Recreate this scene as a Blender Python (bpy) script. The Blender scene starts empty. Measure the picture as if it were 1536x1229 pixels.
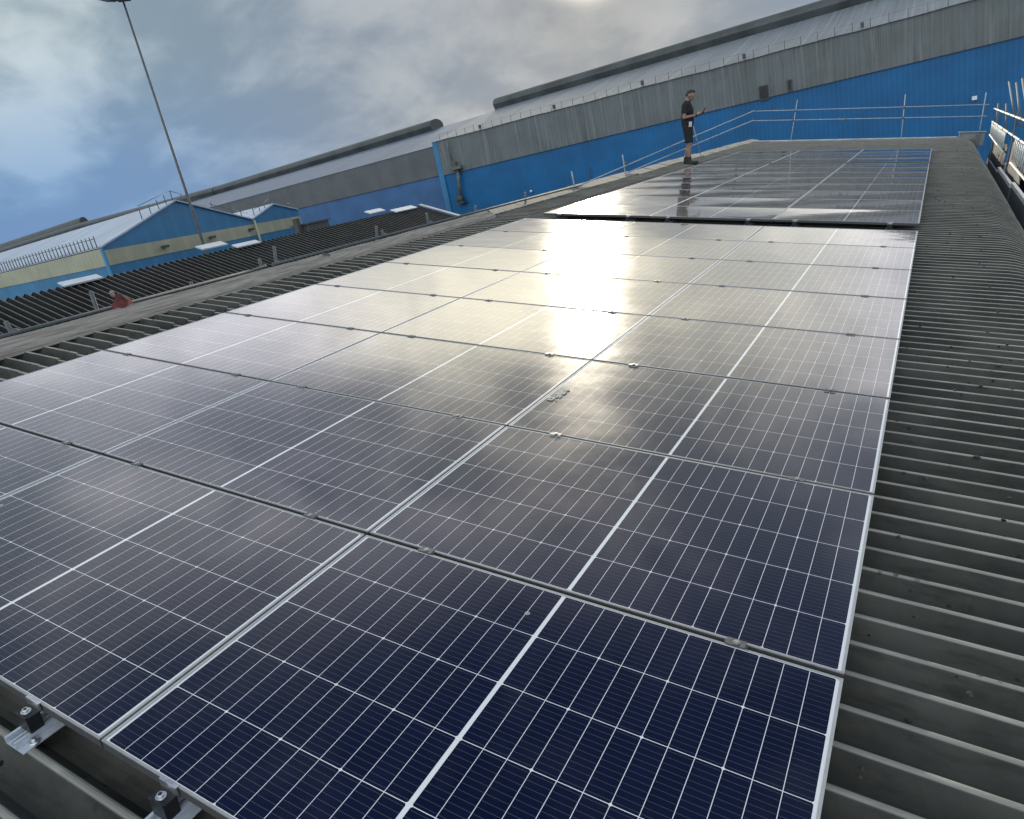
import bpy, bmesh, math, random
from mathutils import Vector, Matrix
random.seed(7)
S = bpy.context.scene
C = S.collection
R = math.radians
PI = math.pi
PITCH = R(10.0)
M4 = Matrix.Rotation(PITCH, 4, 'Y')          # roof frame -> world (x runs down the slope, y along the eave, z out of the roof)

def W(x, y, z):
    return M4 @ Vector((x, y, z))

# ------------------------------------------------------------------ mesh helpers
class MB:
    def __init__(self):
        self.v = []; self.f = []; self.smooth = set()
    def face(self, pts, sm=False):
        i = len(self.v); self.v += [tuple(p) for p in pts]; self.f.append(tuple(range(i, i + len(pts))))
        if sm: self.smooth.add(len(self.f) - 1)
    def hexa(self, p):
        i = len(self.v); self.v += [tuple(q) for q in p]
        for q in ((0,3,2,1),(4,5,6,7),(0,1,5,4),(1,2,6,5),(2,3,7,6),(3,0,4,7)):
            self.f.append(tuple(i + k for k in q))
    def box(self, x0, x1, y0, y1, z0, z1):
        self.hexa([(x0,y0,z0),(x1,y0,z0),(x1,y1,z0),(x0,y1,z0),(x0,y0,z1),(x1,y0,z1),(x1,y1,z1),(x0,y1,z1)])
    def cone(self, p, q, r0, r1, n=10, caps=True):
        p = Vector(p); q = Vector(q); d = (q - p).normalized()
        a = Vector((0,0,1)) if abs(d.z) < .9 else Vector((1,0,0))
        u = d.cross(a).normalized(); w = d.cross(u)
        i = len(self.v)
        for c, r in ((p, r0), (q, r1)):
            for k in range(n):
                t = 2 * PI * k / n
                self.v.append(tuple(c + u * math.cos(t) * r + w * math.sin(t) * r))
        for k in range(n):
            self.f.append((i + k, i + n + k, i + n + (k + 1) % n, i + (k + 1) % n)); self.smooth.add(len(self.f) - 1)
        if caps:
            self.f.append(tuple(i + k for k in range(n))); self.f.append(tuple(i + n + k for k in reversed(range(n))))
    def tube(self, p, q, r, n=10): self.cone(p, q, r, r, n)
    def ball(self, c, r, n=12, m=8):
        rx, ry, rz = r if isinstance(r, (tuple, list)) else (r, r, r)
        i = len(self.v)
        self.v.append((c[0], c[1], c[2] - rz))
        for j in range(1, m):
            a = -PI / 2 + PI * j / m
            for k in range(n):
                t = 2 * PI * k / n
                self.v.append((c[0] + rx * math.cos(a) * math.cos(t), c[1] + ry * math.cos(a) * math.sin(t), c[2] + rz * math.sin(a)))
        self.v.append((c[0], c[1], c[2] + rz)); top = len(self.v) - 1
        def rg(j, k): return i + 1 + (j - 1) * n + k % n
        for k in range(n):
            self.f.append((i, rg(1, k + 1), rg(1, k))); self.smooth.add(len(self.f) - 1)
            self.f.append((top, rg(m - 1, k), rg(m - 1, k + 1))); self.smooth.add(len(self.f) - 1)
            for j in range(1, m - 1):
                self.f.append((rg(j, k), rg(j, k + 1), rg(j + 1, k + 1), rg(j + 1, k))); self.smooth.add(len(self.f) - 1)
    def capsule(self, p, q, r0, r1, n=12):
        self.cone(p, q, r0, r1, n); self.ball(p, r0, n, 8); self.ball(q, r1, n, 8)
    def grid(self, rows, sm=False, flip=False):
        i = len(self.v); n = len(rows[0])
        for r in rows: self.v += [tuple(p) for p in r]
        for a in range(len(rows) - 1):
            for b in range(n - 1):
                q = (i + a*n + b, i + a*n + b + 1, i + (a+1)*n + b + 1, i + (a+1)*n + b)
                self.f.append(q[::-1] if flip else q)
                if sm: self.smooth.add(len(self.f) - 1)
    def mesh(self, name, mat):
        me = bpy.data.meshes.new(name); me.from_pydata(self.v, [], self.f); me.update()
        me.polygons.foreach_set('use_smooth', [k in self.smooth for k in range(len(self.f))])
        if mat: me.materials.append(mat)
        return me
    def build(self, name, mat, parent=None):
        return link(name, self.mesh(name, mat), parent)

def link(name, data, parent=None):
    o = bpy.data.objects.new(name, data); C.objects.link(o)
    if parent: o.parent = parent
    return o
def tag(o, label=None, cat=None, group=None, kind=None):
    if label: o['label'] = label
    if cat: o['category'] = cat
    if group: o['group'] = group
    if kind: o['kind'] = kind
    return o
def thing(name, label, cat, loc=(0,0,0), group=None, roof=True):
    o = bpy.data.objects.new(name, None); C.objects.link(o); o.empty_display_size = .1
    if roof:
        o.location = W(*loc); o.rotation_euler = (0, PITCH, 0)
    else:
        o.location = loc
    return tag(o, label, cat, group)
def bevel(o, w=.002, n=1):
    b = o.modifiers.new('bevel', 'BEVEL'); b.width = w; b.segments = n; b.limit_method = 'ANGLE'; b.angle_limit = R(40)
    return o

# ------------------------------------------------------------------ material helpers
class NT:
    def __init__(self, tree): self.t = tree; self.n = tree.nodes; self.l = tree.links
    def node(self, typ, **kw):
        o = self.n.new(typ)
        for k, v in kw.items(): setattr(o, k, v)
        return o
    def put(self, sock, v):
        if isinstance(v, (int, float)): sock.default_value = v
        elif isinstance(v, (tuple, list)):
            sock.default_value = tuple(v) if len(v) != 3 or sock.type == 'VECTOR' else (*v, 1)
        else: self.l.new(v, sock)
    def m(self, op, a, b=None, c=None, clamp=False):
        o = self.node('ShaderNodeMath', operation=op); o.use_clamp = clamp
        self.put(o.inputs[0], a)
        if b is not None: self.put(o.inputs[1], b)
        if c is not None: self.put(o.inputs[2], c)
        return o.outputs[0]
    def vm(self, op, a, b=None):
        o = self.node('ShaderNodeVectorMath', operation=op); self.put(o.inputs[0], a)
        if b is not None:
            self.put(o.inputs[3] if op == 'SCALE' else o.inputs[1], b)
        return o.outputs['Value'] if op in ('DOT_PRODUCT', 'LENGTH') else o.outputs[0]
    def mix(self, f, a, b, blend='MIX'):
        o = self.node('ShaderNodeMix', data_type='RGBA', blend_type=blend)
        self.put(o.inputs[0], f); self.put(o.inputs[6], a); self.put(o.inputs[7], b)
        return o.outputs[2]
    def ss(self, x, a, b, lo=0., hi=1.):
        o = self.node('ShaderNodeMapRange', interpolation_type='SMOOTHSTEP')
        self.put(o.inputs[0], x); o.inputs[1].default_value = a; o.inputs[2].default_value = b
        o.inputs[3].default_value = lo; o.inputs[4].default_value = hi
        return o.outputs[0]
    def noise(self, vec, scale, detail=4, rough=.55, color=False):
        o = self.node('ShaderNodeTexNoise'); self.put(o.inputs['Vector'], vec)
        o.inputs['Scale'].default_value = scale; o.inputs['Detail'].default_value = detail; o.inputs['Roughness'].default_value = rough
        return o.outputs['Color' if color else 'Fac']
    def vscale(self, vec, s):
        o = self.node('ShaderNodeMapping'); self.put(o.inputs['Vector'], vec); o.inputs['Scale'].default_value = s
        return o.outputs[0]
    def sep(self, v):
        o = self.node('ShaderNodeSeparateXYZ'); self.put(o.inputs[0], v); return o.outputs
    def comb(self, x, y, z):
        o = self.node('ShaderNodeCombineXYZ')
        for i, q in enumerate((x, y, z)): self.put(o.inputs[i], q)
        return o.outputs[0]

def new_mat(name):
    m = bpy.data.materials.new(name); m.use_nodes = True
    nt = NT(m.node_tree); b = m.node_tree.nodes['Principled BSDF']
    co = nt.node('ShaderNodeTexCoord').outputs['Object']
    return m, nt, b, co
def bump(nt, b, h, strength=.3, dist=.01):
    o = nt.node('ShaderNodeBump'); o.inputs['Strength'].default_value = strength; o.inputs['Distance'].default_value = dist
    nt.put(o.inputs['Height'], h); nt.l.new(o.outputs[0], b.inputs['Normal'])
def simple(name, col, rough=.5, metal=0., var=.25, scale=8., bmp=0.):
    m, nt, b, co = new_mat(name)
    n = nt.noise(co, scale, 5)
    lo = tuple(c * (1 - var) for c in col); hi = tuple(min(1, c * (1 + var)) for c in col)
    nt.put(b.inputs['Base Color'], nt.mix(nt.ss(n, .3, .7), lo, hi))
    nt.put(b.inputs['Roughness'], nt.ss(n, .2, .8, max(0, rough - .08), min(1, rough + .08)))
    b.inputs['Metallic'].default_value = metal
    if bmp: bump(nt, b, nt.noise(co, scale * 6, 3), bmp)
    return m

# solar panel dimensions
PW, PH, PT = 1.712, 1.096, .032
CP, RP = 1.72, 1.116
LIP = .0085

def mat_cells():
    m, nt, b, co = new_mat('solar_cells')
    x, y, z = nt.sep(co)
    # x measured from the panel centre, y from the front edge
    ax = nt.m('ABSOLUTE', x)
    half = .006                                   # half of the white centre strip
    xe = PW / 2 - .0168                           # cells end here, white margin beyond
    cw = (xe - half) / 12
    u = nt.m('DIVIDE', nt.m('SUBTRACT', ax, half), cw)
    y0 = .0080; ch = (PH - 2 * y0) / 5
    v = nt.m('DIVIDE', nt.m('SUBTRACT', y, y0), ch)
    fu = nt.m('FRACT', u); fv = nt.m('FRACT', v)
    du = nt.m('MULTIPLY', nt.m('MINIMUM', fu, nt.m('SUBTRACT', 1., fu)), cw)
    dv = nt.m('MULTIPLY', nt.m('MINIMUM', fv, nt.m('SUBTRACT', 1., fv)), ch)
    lu = nt.m('LESS_THAN', du, .00095); lv = nt.m('LESS_THAN', dv, .0011)
    # white diamonds at every third cell corner
    u3 = nt.m('FRACT', nt.m('DIVIDE', u, 3.)); du3 = nt.m('MULTIPLY', nt.m('MINIMUM', u3, nt.m('SUBTRACT', 1., u3)), cw * 3)
    dia = nt.m('LESS_THAN', nt.m('ADD', du3, dv), .0062)
    out = nt.m('MAXIMUM', nt.m('LESS_THAN', ax, half), nt.m('GREATER_THAN', ax, xe))
    out = nt.m('MAXIMUM', out, nt.m('MAXIMUM', nt.m('LESS_THAN', y, y0), nt.m('GREATER_THAN', y, PH - y0)))
    white = nt.m('MAXIMUM', nt.m('MAXIMUM', lu, lv), nt.m('MAXIMUM', dia, out))
    # bus wires: eleven thin ones across each cell row, in gaps from the cell edges
    fb = nt.m('FRACT', nt.m('ADD', nt.m('MULTIPLY', v, 11.), 0.)); db = nt.m('ABSOLUTE', nt.m('SUBTRACT', fb, .5))
    bus = nt.m('MULTIPLY', nt.m('LESS_THAN', db, .035), nt.m('GREATER_THAN', du, .003))
    # each cell a slightly different blue
    cell = nt.comb(nt.m('FLOOR', nt.m('DIVIDE', u, 1.)), nt.m('FLOOR', v), nt.m('SIGN', x))
    wn = nt.node('ShaderNodeTexWhiteNoise'); nt.put(wn.inputs['Vector'], cell)
    info = nt.node('ShaderNodeObjectInfo')
    tone = nt.m('ADD', nt.m('MULTIPLY', wn.outputs['Value'], .6), nt.m('MULTIPLY', info.outputs['Random'], .4))
    navy = nt.mix(tone, (.0018, .0040, .020), (.0038, .0068, .030))
    col = nt.mix(nt.m('MULTIPLY', bus, .7), navy, (.085, .095, .13))
    col = nt.mix(white, col, (.76, .80, .84))
    # dust film and a few droppings
    d = nt.noise(co, 2.3, 6, .65)
    col = nt.mix(nt.ss(d, .45, .8, 0., .035), col, (.35, .32, .28))
    loc = nt.vm('ADD', co, nt.vm('SCALE', nt.comb(1., 1.7, .3), nt.m('MULTIPLY', info.outputs['Random'], 37.)))
    vo = nt.node('ShaderNodeTexVoronoi'); nt.put(vo.inputs['Vector'], loc); vo.inputs['Scale'].default_value = 3.2
    spot = nt.m('MULTIPLY', nt.m('LESS_THAN', vo.outputs['Distance'], .03), nt.m('GREATER_THAN', nt.sep(vo.outputs['Color'])[0], .8))
    col = nt.mix(nt.m('MULTIPLY', spot, .5), col, (.6, .6, .55))
    nt.put(b.inputs['Base Color'], col)
    nt.put(b.inputs['Roughness'], nt.ss(d, .3, .8, .17, .27)); b.inputs['Specular IOR Level'].default_value = .04
    b.inputs['Coat Weight'].default_value = 1.; b.inputs['Coat IOR'].default_value = 1.5; nt.put(b.inputs['Coat Roughness'], nt.ss(d, .3, .8, .03, .065))
    b.inputs['IOR'].default_value = 1.5
    # float glass is never quite flat
    bump(nt, b, nt.noise(nt.vm('ADD', co, nt.vm('SCALE', nt.comb(1., 1., 1.), nt.m('MULTIPLY', info.outputs['Random'], 91.))), 2.2, 2), .03, .03)
    nt.l.new(b.inputs['Normal'].links[0].from_socket, b.inputs['Coat Normal'])
    return m

def mat_roof(name, base, crest, dirt, moss_amt=.3, depth=.047, freq=1.):
    """weathered fibre cement: mottled grey, crests painted pale as if catching the light, moss specks"""
    m, nt, b, co = new_mat(name)
    n1 = nt.noise(co, 1.1, 6, .65); n2 = nt.noise(nt.vscale(co, (3., 14., 14.)), 1.6, 5, .6); n3 = nt.noise(co, 60, 3)
    col = nt.mix(nt.ss(n1, .36, .66), tuple(c * .75 for c in base), tuple(c * 1.6 for c in base))
    col = nt.mix(nt.ss(n2, .5, .75, 0, .7), col, dirt)
    sh_ = nt.node('ShaderNodeTexWhiteNoise'); sh_.noise_dimensions = '1D'; nt.put(sh_.inputs['W'], nt.m('FLOOR', nt.m('DIVIDE', nt.sep(co)[1], 1.022)))
    col = nt.mix(nt.m('MULTIPLY', sh_.outputs['Value'], .3), col, tuple(c * .5 for c in base))
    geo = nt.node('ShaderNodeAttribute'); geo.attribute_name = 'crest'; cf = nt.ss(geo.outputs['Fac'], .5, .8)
    col = nt.mix(nt.m('MULTIPLY', cf, nt.ss(n2, .25, .6, 1., .6)), col, crest)  # lit crest line put into the base colour
    v = nt.node('ShaderNodeTexVoronoi'); nt.put(v.inputs['Vector'], co); v.inputs['Scale'].default_value = 17.
    sp = nt.m('MULTIPLY', nt.m('LESS_THAN', v.outputs['Distance'], .16), nt.m('GREATER_THAN', nt.sep(v.outputs['Color'])[0], 1 - moss_amt))
    sp = nt.m('MULTIPLY', sp, nt.ss(n1, .4, .6))
    col = nt.mix(sp, col, (.008, .009, .007))
    v2 = nt.node('ShaderNodeTexVoronoi'); nt.put(v2.inputs['Vector'], co); v2.inputs['Scale'].default_value = 6.3
    sp2 = nt.m('MULTIPLY', nt.m('LESS_THAN', nt.m('ADD', v2.outputs['Distance'], nt.m('MULTIPLY', n3, .05)), .055), nt.m('GREATER_THAN', nt.sep(v2.outputs['Color'])[1], .84))
    col = nt.mix(nt.m('MULTIPLY', sp2, .6), col, (.32, .33, .31))
    nt.put(b.inputs['Base Color'], col); b.inputs['Roughness'].default_value = .85; b.inputs['Specular IOR Level'].default_value = .25
    bump(nt, b, nt.m('ADD', nt.noise(co, 45, 4), nt.m('MULTIPLY', n2, .8)), .35, .006)
    return m

def mat_clad(name, col, rib=.25, streak=(.0,.0,.0), samt=.5, top=None, rough=.5, fade=0., bstr=.25):
    """profiled sheet wall: upright ribs along x, rain streaks running down"""
    m, nt, b, co = new_mat(name)
    x, y, z = nt.sep(co)
    f = nt.m('FRACT', nt.m('DIVIDE', x, rib))
    ribm = nt.m('LESS_THAN', f, .3)
    st = nt.noise(nt.comb(nt.m('MULTIPLY', x, 1.3), 0., nt.m('MULTIPLY', z, .12)), 1.6, 6, .7)
    st2 = nt.noise(nt.comb(nt.m('MULTIPLY', x, .35), 0., nt.m('MULTIPLY', z, .5)), 1., 4)
    base = nt.mix(nt.ss(st2, .3, .7), tuple(c * .86 for c in col), tuple(min(1, c * 1.12) for c in col))
    pan = nt.node('ShaderNodeTexWhiteNoise'); pan.noise_dimensions = '1D'; nt.put(pan.inputs['W'], nt.m('FLOOR', nt.m('DIVIDE', x, 1.0)))
    base = nt.mix(nt.m('MULTIPLY', pan.outputs['Value'], .14), base, tuple(c * .45 for c in col))
    c2 = nt.mix(nt.ss(st, .52, .74, 0., samt), base, streak)
    if top:
        st3 = nt.noise(nt.comb(nt.m('MULTIPLY', x, 2.2), 3., nt.m('MULTIPLY', z, .08)), 1.3, 5, .65)
        c2 = nt.mix(nt.ss(st3, .5, .7, 0., samt), c2, top)
    c2 = nt.mix(nt.m('MULTIPLY', ribm, .10), c2, tuple(min(1, c * 1.8 + .01) for c in col))
    nt.put(b.inputs['Base Color'], c2); b.inputs['Roughness'].default_value = rough
    bump(nt, b, nt.ss(nt.m('ABSOLUTE', nt.m('SUBTRACT', f, .5)), .3, .42), bstr, .03)
    return m

def mat_wood():
    m, nt, b, co = new_mat('weathered_timber')
    g = nt.noise(nt.vscale(co, (22., 1.2, 30.)), 2.2, 6, .65); n = nt.noise(co, 2.2, 4)
    col = nt.mix(nt.ss(g, .35, .66), (.21, .187, .16), (.40, .37, .33))
    col = nt.mix(nt.ss(n, .5, .75, 0, .5), col, (.24, .22, .185))
    nt.put(b.inputs['Base Color'], col); b.inputs['Roughness'].default_value = .8
    bump(nt, b, g, .5, .004)
    return m

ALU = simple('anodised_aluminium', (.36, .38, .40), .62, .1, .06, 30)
ALULONG = simple('long_frame_lip', (.30, .315, .33), .62, .1, .08, 30)  # lip aluminium painted darker to mute sunlight along the row lines
ALUSIDE = simple('shaded_frame_side', (.075, .078, .082), .7, .1, .1, 30)  # same aluminium darkened, painting the shade of the panel gaps
PALETUBE = simple('dull_pale_tube', (.34, .40, .46), .6, .1, .15, 14)
GALV = simple('galvanised_steel', (.11, .13, .14), .72, .25, .22, 22, .08)
WHITE_TUBE = simple('pale_painted_tube', (.72, .74, .72), .4, .1, .12, 14)
BLACK = simple('black_anodised', (.02, .02, .023), .38, .5, .2, 40)
CLAMPG = simple('dull_clamp_metal', (.10, .105, .11), .5, .3, .15, 40)
BOLT = simple('bright_steel', (.75, .76, .78), .28, .9, .08, 60)
RUBBER = simple('black_rubber', (.012, .012, .012), .7)
ZINC = simple('bright_zinc_rail', (.62, .68, .76), .4, .25, .08, 30)
CELLS = mat_cells()
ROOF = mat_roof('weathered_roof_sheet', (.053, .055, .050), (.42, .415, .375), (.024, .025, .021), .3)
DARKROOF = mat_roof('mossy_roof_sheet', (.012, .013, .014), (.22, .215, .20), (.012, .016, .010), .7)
CEMENT = simple('lichened_cement', (.26, .25, .22), .85, 0, .45, 5, .4)
PALECEM = simple('pale_coping', (.40, .42, .42), .7, 0, .25, 3, .2)
WOOD = mat_wood()
WALLGREY = simple('grey_render', (.16, .17, .17), .8, 0, .3, 1.5, .2)
BLUE = mat_clad('deep_blue_cladding', (.002, .118, .305), .33, (.002, .09, .235), .5)
PALEBLUE = mat_clad('faded_blue_cladding', (.05, .14, .31), .33, (.04, .11, .25), .4)
GREYBAND = mat_clad('stained_grey_cladding', (.135, .155, .155), .33, (.05, .058, .06), .75, (.22, .235, .235))
GREYBAND2 = mat_clad('dark_grey_cladding', (.115, .125, .128), .33, (.085, .092, .094), .4)
PALEROOF = mat_clad('pale_sheet_roof', (.20, .225, .245), .5, (.12, .135, .15), .75, (.33, .35, .37))
BLUEROOF = mat_clad('blue_grey_sheet_roof', (.105, .15, .21), .5, (.085, .12, .17), .4)
VENT = simple('vent_cowl_metal', (.075, .085, .085), .6, .1, .3, .4)
CREAM = mat_clad('stained_cream_cladding', (.42, .42, .29), .5, (.27, .28, .19), .6)
MIDBLUE = mat_clad('mid_blue_cladding', (.04, .20, .38), .4, (.03, .165, .32), .4)
SHEDROOF = mat_clad('pale_shed_roof', (.42, .50, .60), .6, (.35, .42, .52), .4)
TRANSL = simple('translucent_roof_sheet', (.55, .60, .66), .4, 0, .12, 4)
DARKGLASS = simple('dark_opening', (.012, .014, .016), .3)
GROUND = simple('yard_asphalt', (.05, .05, .05), .9, 0, .3, .3)
TARP = simple('grey_tarpaulin', (.05, .06, .075), .6, 0, .2, 3, .15)
TOEGREY = simple('grey_sheet_board', (.115, .145, .165), .6, 0, .2, 2)
STRIPWHITE = simple('white_capping', (.78, .80, .80), .45, 0, .08, 9)
REDBAG = simple('faded_red_sack', (.16, .045, .04), .85, 0, .45, 14, .5)
SKIN = simple('skin', (.27, .175, .13), .55, 0, .1, 20)
HAIR = simple('dark_hair', (.035, .026, .02), .6, 0, .3, 60, .4)
CLOTH = simple('black_cotton', (.012, .013, .017), .85, 0, .3, 18, .4)
SHOE = simple('black_boot_leather', (.014, .013, .013), .5, 0, .3, 30)
PAPER = simple('white_card', (.55, .56, .58), .6, 0, .08, 30)
PHONE = simple('dark_phone_case', (.012, .014, .02), .3)
MOSS = simple('moss_and_grit', (.05, .05, .035), .9, 0, .5, 50, .5)
FLOOD = simple('lamp_housing', (.10, .11, .12), .5, .3)

ORD = ['front', 'second', 'third', 'fourth', 'fifth', 'sixth', 'seventh', 'eighth']
COLS = ['right', 'middle', 'left']

# ------------------------------------------------------------------ solar panels
def frame_mesh():
    b = MB(); w = PW / 2
    def ring(z0, z1, inner, iy=None):
        iy = iy or inner
        b.box(-w, w, 0, iy, z0, z1); b.box(-w, w, PH - iy, PH, z0, z1)
        b.box(-w, -w + inner, iy, PH - iy, z0, z1); b.box(w - inner, w, iy, PH - iy, z0, z1)
    ring(-.0045, 0, LIP, .0062)
    n0 = len(b.f); top_y = set(range(12)); ring(-PT, -.0048, .0035)
    for (x0, x1, y0, y1) in ((-w, w, 0, .028), (-w, w, PH - .028, PH)): b.box(x0 + .004, x1 - .004, y0 + .004, y1 - .004, -PT + .001, -PT + .003)
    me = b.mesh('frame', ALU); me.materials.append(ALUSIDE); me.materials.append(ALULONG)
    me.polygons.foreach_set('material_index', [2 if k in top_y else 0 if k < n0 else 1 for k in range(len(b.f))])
    return me
def glass_mesh(sag, twist=0.):
    b = MB(); w = PW / 2 - .004; n = 16
    rows = []
    for j in range(n + 1):
        t = j / n; y = .004 + (PH - .008) * t; r = []
        for i in range(n + 1):
            s = i / n; x = -w + 2 * w * s
            z = -.0016 - sag * (4 * t * (1 - t)) * (.55 + .45 * 4 * s * (1 - s))
            r.append((x, y, z))
        rows.append(r)
    b.grid(rows, True)
    # dark back sheet under the glass closes the laminate
    b.face([(-w, .004, -.013), (-w, PH - .004, -.013), (w, PH - .004, -.013), (w, .004, -.013)])
    return b.mesh('glass', CELLS)
FRAME = frame_mesh()
GL = [glass_mesh(.0010), glass_mesh(.0040), glass_mesh(.0035)]
Y0 = [0.0, 9.50, 18.72]
NR = [8, 8, 4]
WHERE = [['of the near block', 'near block beside the left-hand walkway'], ['of the raised second block beyond the dark gap', ''], ['of the farthest block near the blue wall', '']]
def panel_label(a, r, c):
    blk = ('the near block', 'the block beyond the gap', 'the farthest block')[a]
    row = ORD[r] + ' row'
    col = COLS[c] + ' column'
    return f'solar panel in the {row}, {col} of {blk}'
first = None
for a in range(3):
    for r in range(NR[a]):
        for c in range(3):
            x = -CP * c - PW / 2 - .004; y = Y0[a] + r * RP
            t = thing('solar_panel', panel_label(a, r, c), 'solar panel', (x, y, random.uniform(-.0012, .0012)), 'solar panels on the grey roof')
            j = .0009 if a == 0 else .002
            t.rotation_euler = (random.uniform(-j, j), PITCH + random.uniform(-j, j) * .6, random.uniform(-.0006, .0006))
            link('frame', FRAME, t); link('glass', GL[a], t)

# ------------------------------------------------------------------ clamps between the rows and brackets
CREST = -.105
DROP = (-1.645, 2.71)
def clamp_meshes():
    p = MB(); p.box(-.028, .028, -.0150, .0150, .0005, .0036); p.box(-.034, .034, -.007, .007, -.05, .0004)
    b = MB(); b.cone((0, 0, .0037), (0, 0, .0092), .0075, .0065, 12); b.cone((0, 0, .0037), (0, 0, .005), .0105, .0105, 14)
    return p.mesh('clamp_plate', CLAMPG), b.mesh('bolt', simple('dull_bolt', (.36, .37, .39), .45, .5, .1, 60))
CPL, CBO = clamp_meshes()
for r in range(1, 8):
    for c in range(3):
        for k, off in enumerate((.30, 1.435)):
            side = ('right', 'left')[k]
            t = thing('panel_clamp', f'panel clamp behind the {ORD[r-1]} row, {side} half of the {COLS[c]} column', 'clamp',
                      (-CP * c - off, r * RP - .010, .001), 'clamps between the panels of the near block')
            link('clamp_plate', CPL, t); link('bolt', CBO, t)
b = MB(); rnd = random.Random(14)
for i in range(16):
    k = rnd.random(); b.ball((DROP[0] + (k - .5) * .04 + rnd.gauss(0, .014), DROP[1] + (k - .5) * .15 + rnd.gauss(0, .02), -.0008), (rnd.uniform(.005, .022), rnd.uniform(.005, .025), .0012), 9, 4)
o = b.build('bird_dropping', simple('dried_dropping', (.42, .44, .40), .8, 0, .3, 60)); o.rotation_euler = (0, PITCH, 0)
tag(o, 'pale dried bird droppings splashed on a solar panel near the column joint', 'dropping')
def bracket_meshes():
    rail = MB()
    rail.box(-.045, .045, -.085, .25, CREST, CREST + .004)
    for x in (-.043, -.012, .012): rail.box(x - .0025, x + .0025, -.085, .25, CREST + .0045, CREST + .021)
    rail.box(-.043, -.034, -.085, .25, CREST + .0215, CREST + .0245); rail.box(.004, .012, -.085, .25, CREST + .0215, CREST + .0245)
    blk = MB()
    z1 = -.022
    blk.box(-.030, .026, -.044, -.006, CREST + .03, z1); blk.box(-.030, .026, -.046, -.040, z1, z1 + .005)
    lipm = MB(); lipm.box(-.034, .030, -.0055, -.0015, z1, .0008); lipm.box(-.034, .030, -.0055, .0055, .001, .0035)
    bolt = MB(); bolt.cone((-.006, -.026, z1), (-.006, -.026, z1 + .003), .0135, .0135, 16); bolt.cone((-.006, -.026, z1 + .003), (-.006, -.026, z1 + .011), .0085, .008, 12)
    hole = MB(); hole.cone((-.006, -.026, z1 + .0111), (-.006, -.026, z1 + .0116), .0045, .0045, 8)
    scr = MB(); scr.cone((.030, -.045, CREST + .004), (.030, -.045, CREST + .009), .017, .015, 16); scr.cone((.030, -.045, CREST + .009), (.030, -.045, CREST + .018), .008, .007, 6)
    return [('mini_rail', rail.mesh('mini_rail', ZINC)), ('end_clamp', blk.mesh('end_clamp', simple('dark_clamp', (.035, .037, .042), .45, .4, .2, 40))), ('clamp_lip', lipm.mesh('clamp_lip', BOLT)), ('bolt', bolt.mesh('bolt', BOLT)), ('hex_socket', hole.mesh('hex_socket', RUBBER)), ('screw', scr.mesh('screw', BOLT))]
BR = bracket_meshes()
def bracket(x, y, label, group):
    t = thing('mounting_bracket', label, 'bracket', (x, y, 0), group)
    bolt = None
    for n, me in BR:
        o = link(n, me, bolt if n == 'hex_socket' else t)
        if n == 'bolt': bolt = o
bracket(-2.03, -.002, 'silver and black bracket sticking out under the front middle panel at bottom left', 'brackets on the front edge of the near block')
bracket(-1.43, -.002, 'silver and black bracket sticking out under the front right panel', 'brackets on the front edge of the near block')
for c in range(3):
    for k, off in enumerate((.32, 1.44)):
        bracket(-CP * c - off, Y0[1] - .002, f'panel bracket in the dark gap, {("right","left")[k]} half of the {COLS[c]} column', 'brackets in the dark gap')

# ------------------------------------------------------------------ the roof we stand on
def corrugated(path, y0, y1, pitch=.146, depth=.047, thick=None, jitter=.0, top=.024, slope=.036, seed=1, sheet=7):
    """path: list of (x, z, nx, nz) centre line of the crest in its own section; profile runs along y"""
    rnd = random.Random(seed)
    prof = []
    n = int((y1 - y0) / pitch); k = 0
    dz = 0
    for i in range(n + 1):
        y = y0 + i * pitch
        if i % sheet == 0: dz = rnd.uniform(-.004, .004)
        bot = pitch - top - 2 * slope
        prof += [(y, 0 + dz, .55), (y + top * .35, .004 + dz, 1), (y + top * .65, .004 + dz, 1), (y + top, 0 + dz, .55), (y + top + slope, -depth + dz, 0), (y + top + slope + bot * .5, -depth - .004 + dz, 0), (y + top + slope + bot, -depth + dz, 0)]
    v = []; crest = []; f = []
    m = len(prof)
    for (x, z, nx, nz) in path:
        jy = rnd.uniform(-jitter, jitter)
        for (y, h, c) in prof:
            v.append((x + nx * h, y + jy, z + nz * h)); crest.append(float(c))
    for a in range(len(path) - 1):
        for b in range(m - 1):
            f.append((a * m + b, (a + 1) * m + b, (a + 1) * m + b + 1, a * m + b + 1))
    return v, f, crest
def corr_obj(name, parts, mat, parent):
    V = []; F = []; Cr = []
    for v, f, c in parts:
        o = len(V); V += v; F += [tuple(i + o for i in q) for q in f]; Cr += c
    me = bpy.data.meshes.new(name); me.from_pydata(V, [], F); me.update()
    at = me.attributes.new('crest', 'FLOAT', 'POINT'); at.data.foreach_set('value', Cr)
    me.materials.append(mat)
    return link(name, me, parent)

own = thing('warehouse', 'grey corrugated warehouse roof with a rounded eave carrying the solar panels', 'warehouse', (0, 0, 0))
XL, XE, RE = -6.42, .785, .60
path = []
for i in range(13):
    x = XL + (XE - XL) * i / 12
    path.append((x, CREST, 0, 1))
for i in range(1, 11):
    a = R(86) * i / 10
    path.append((XE + RE * math.sin(a), CREST - RE * (1 - math.cos(a)), math.sin(a), math.cos(a)))
xe, ze = path[-1][0], path[-1][1]
path.append((xe + .02, ze - .35, 1, .05))
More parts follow.
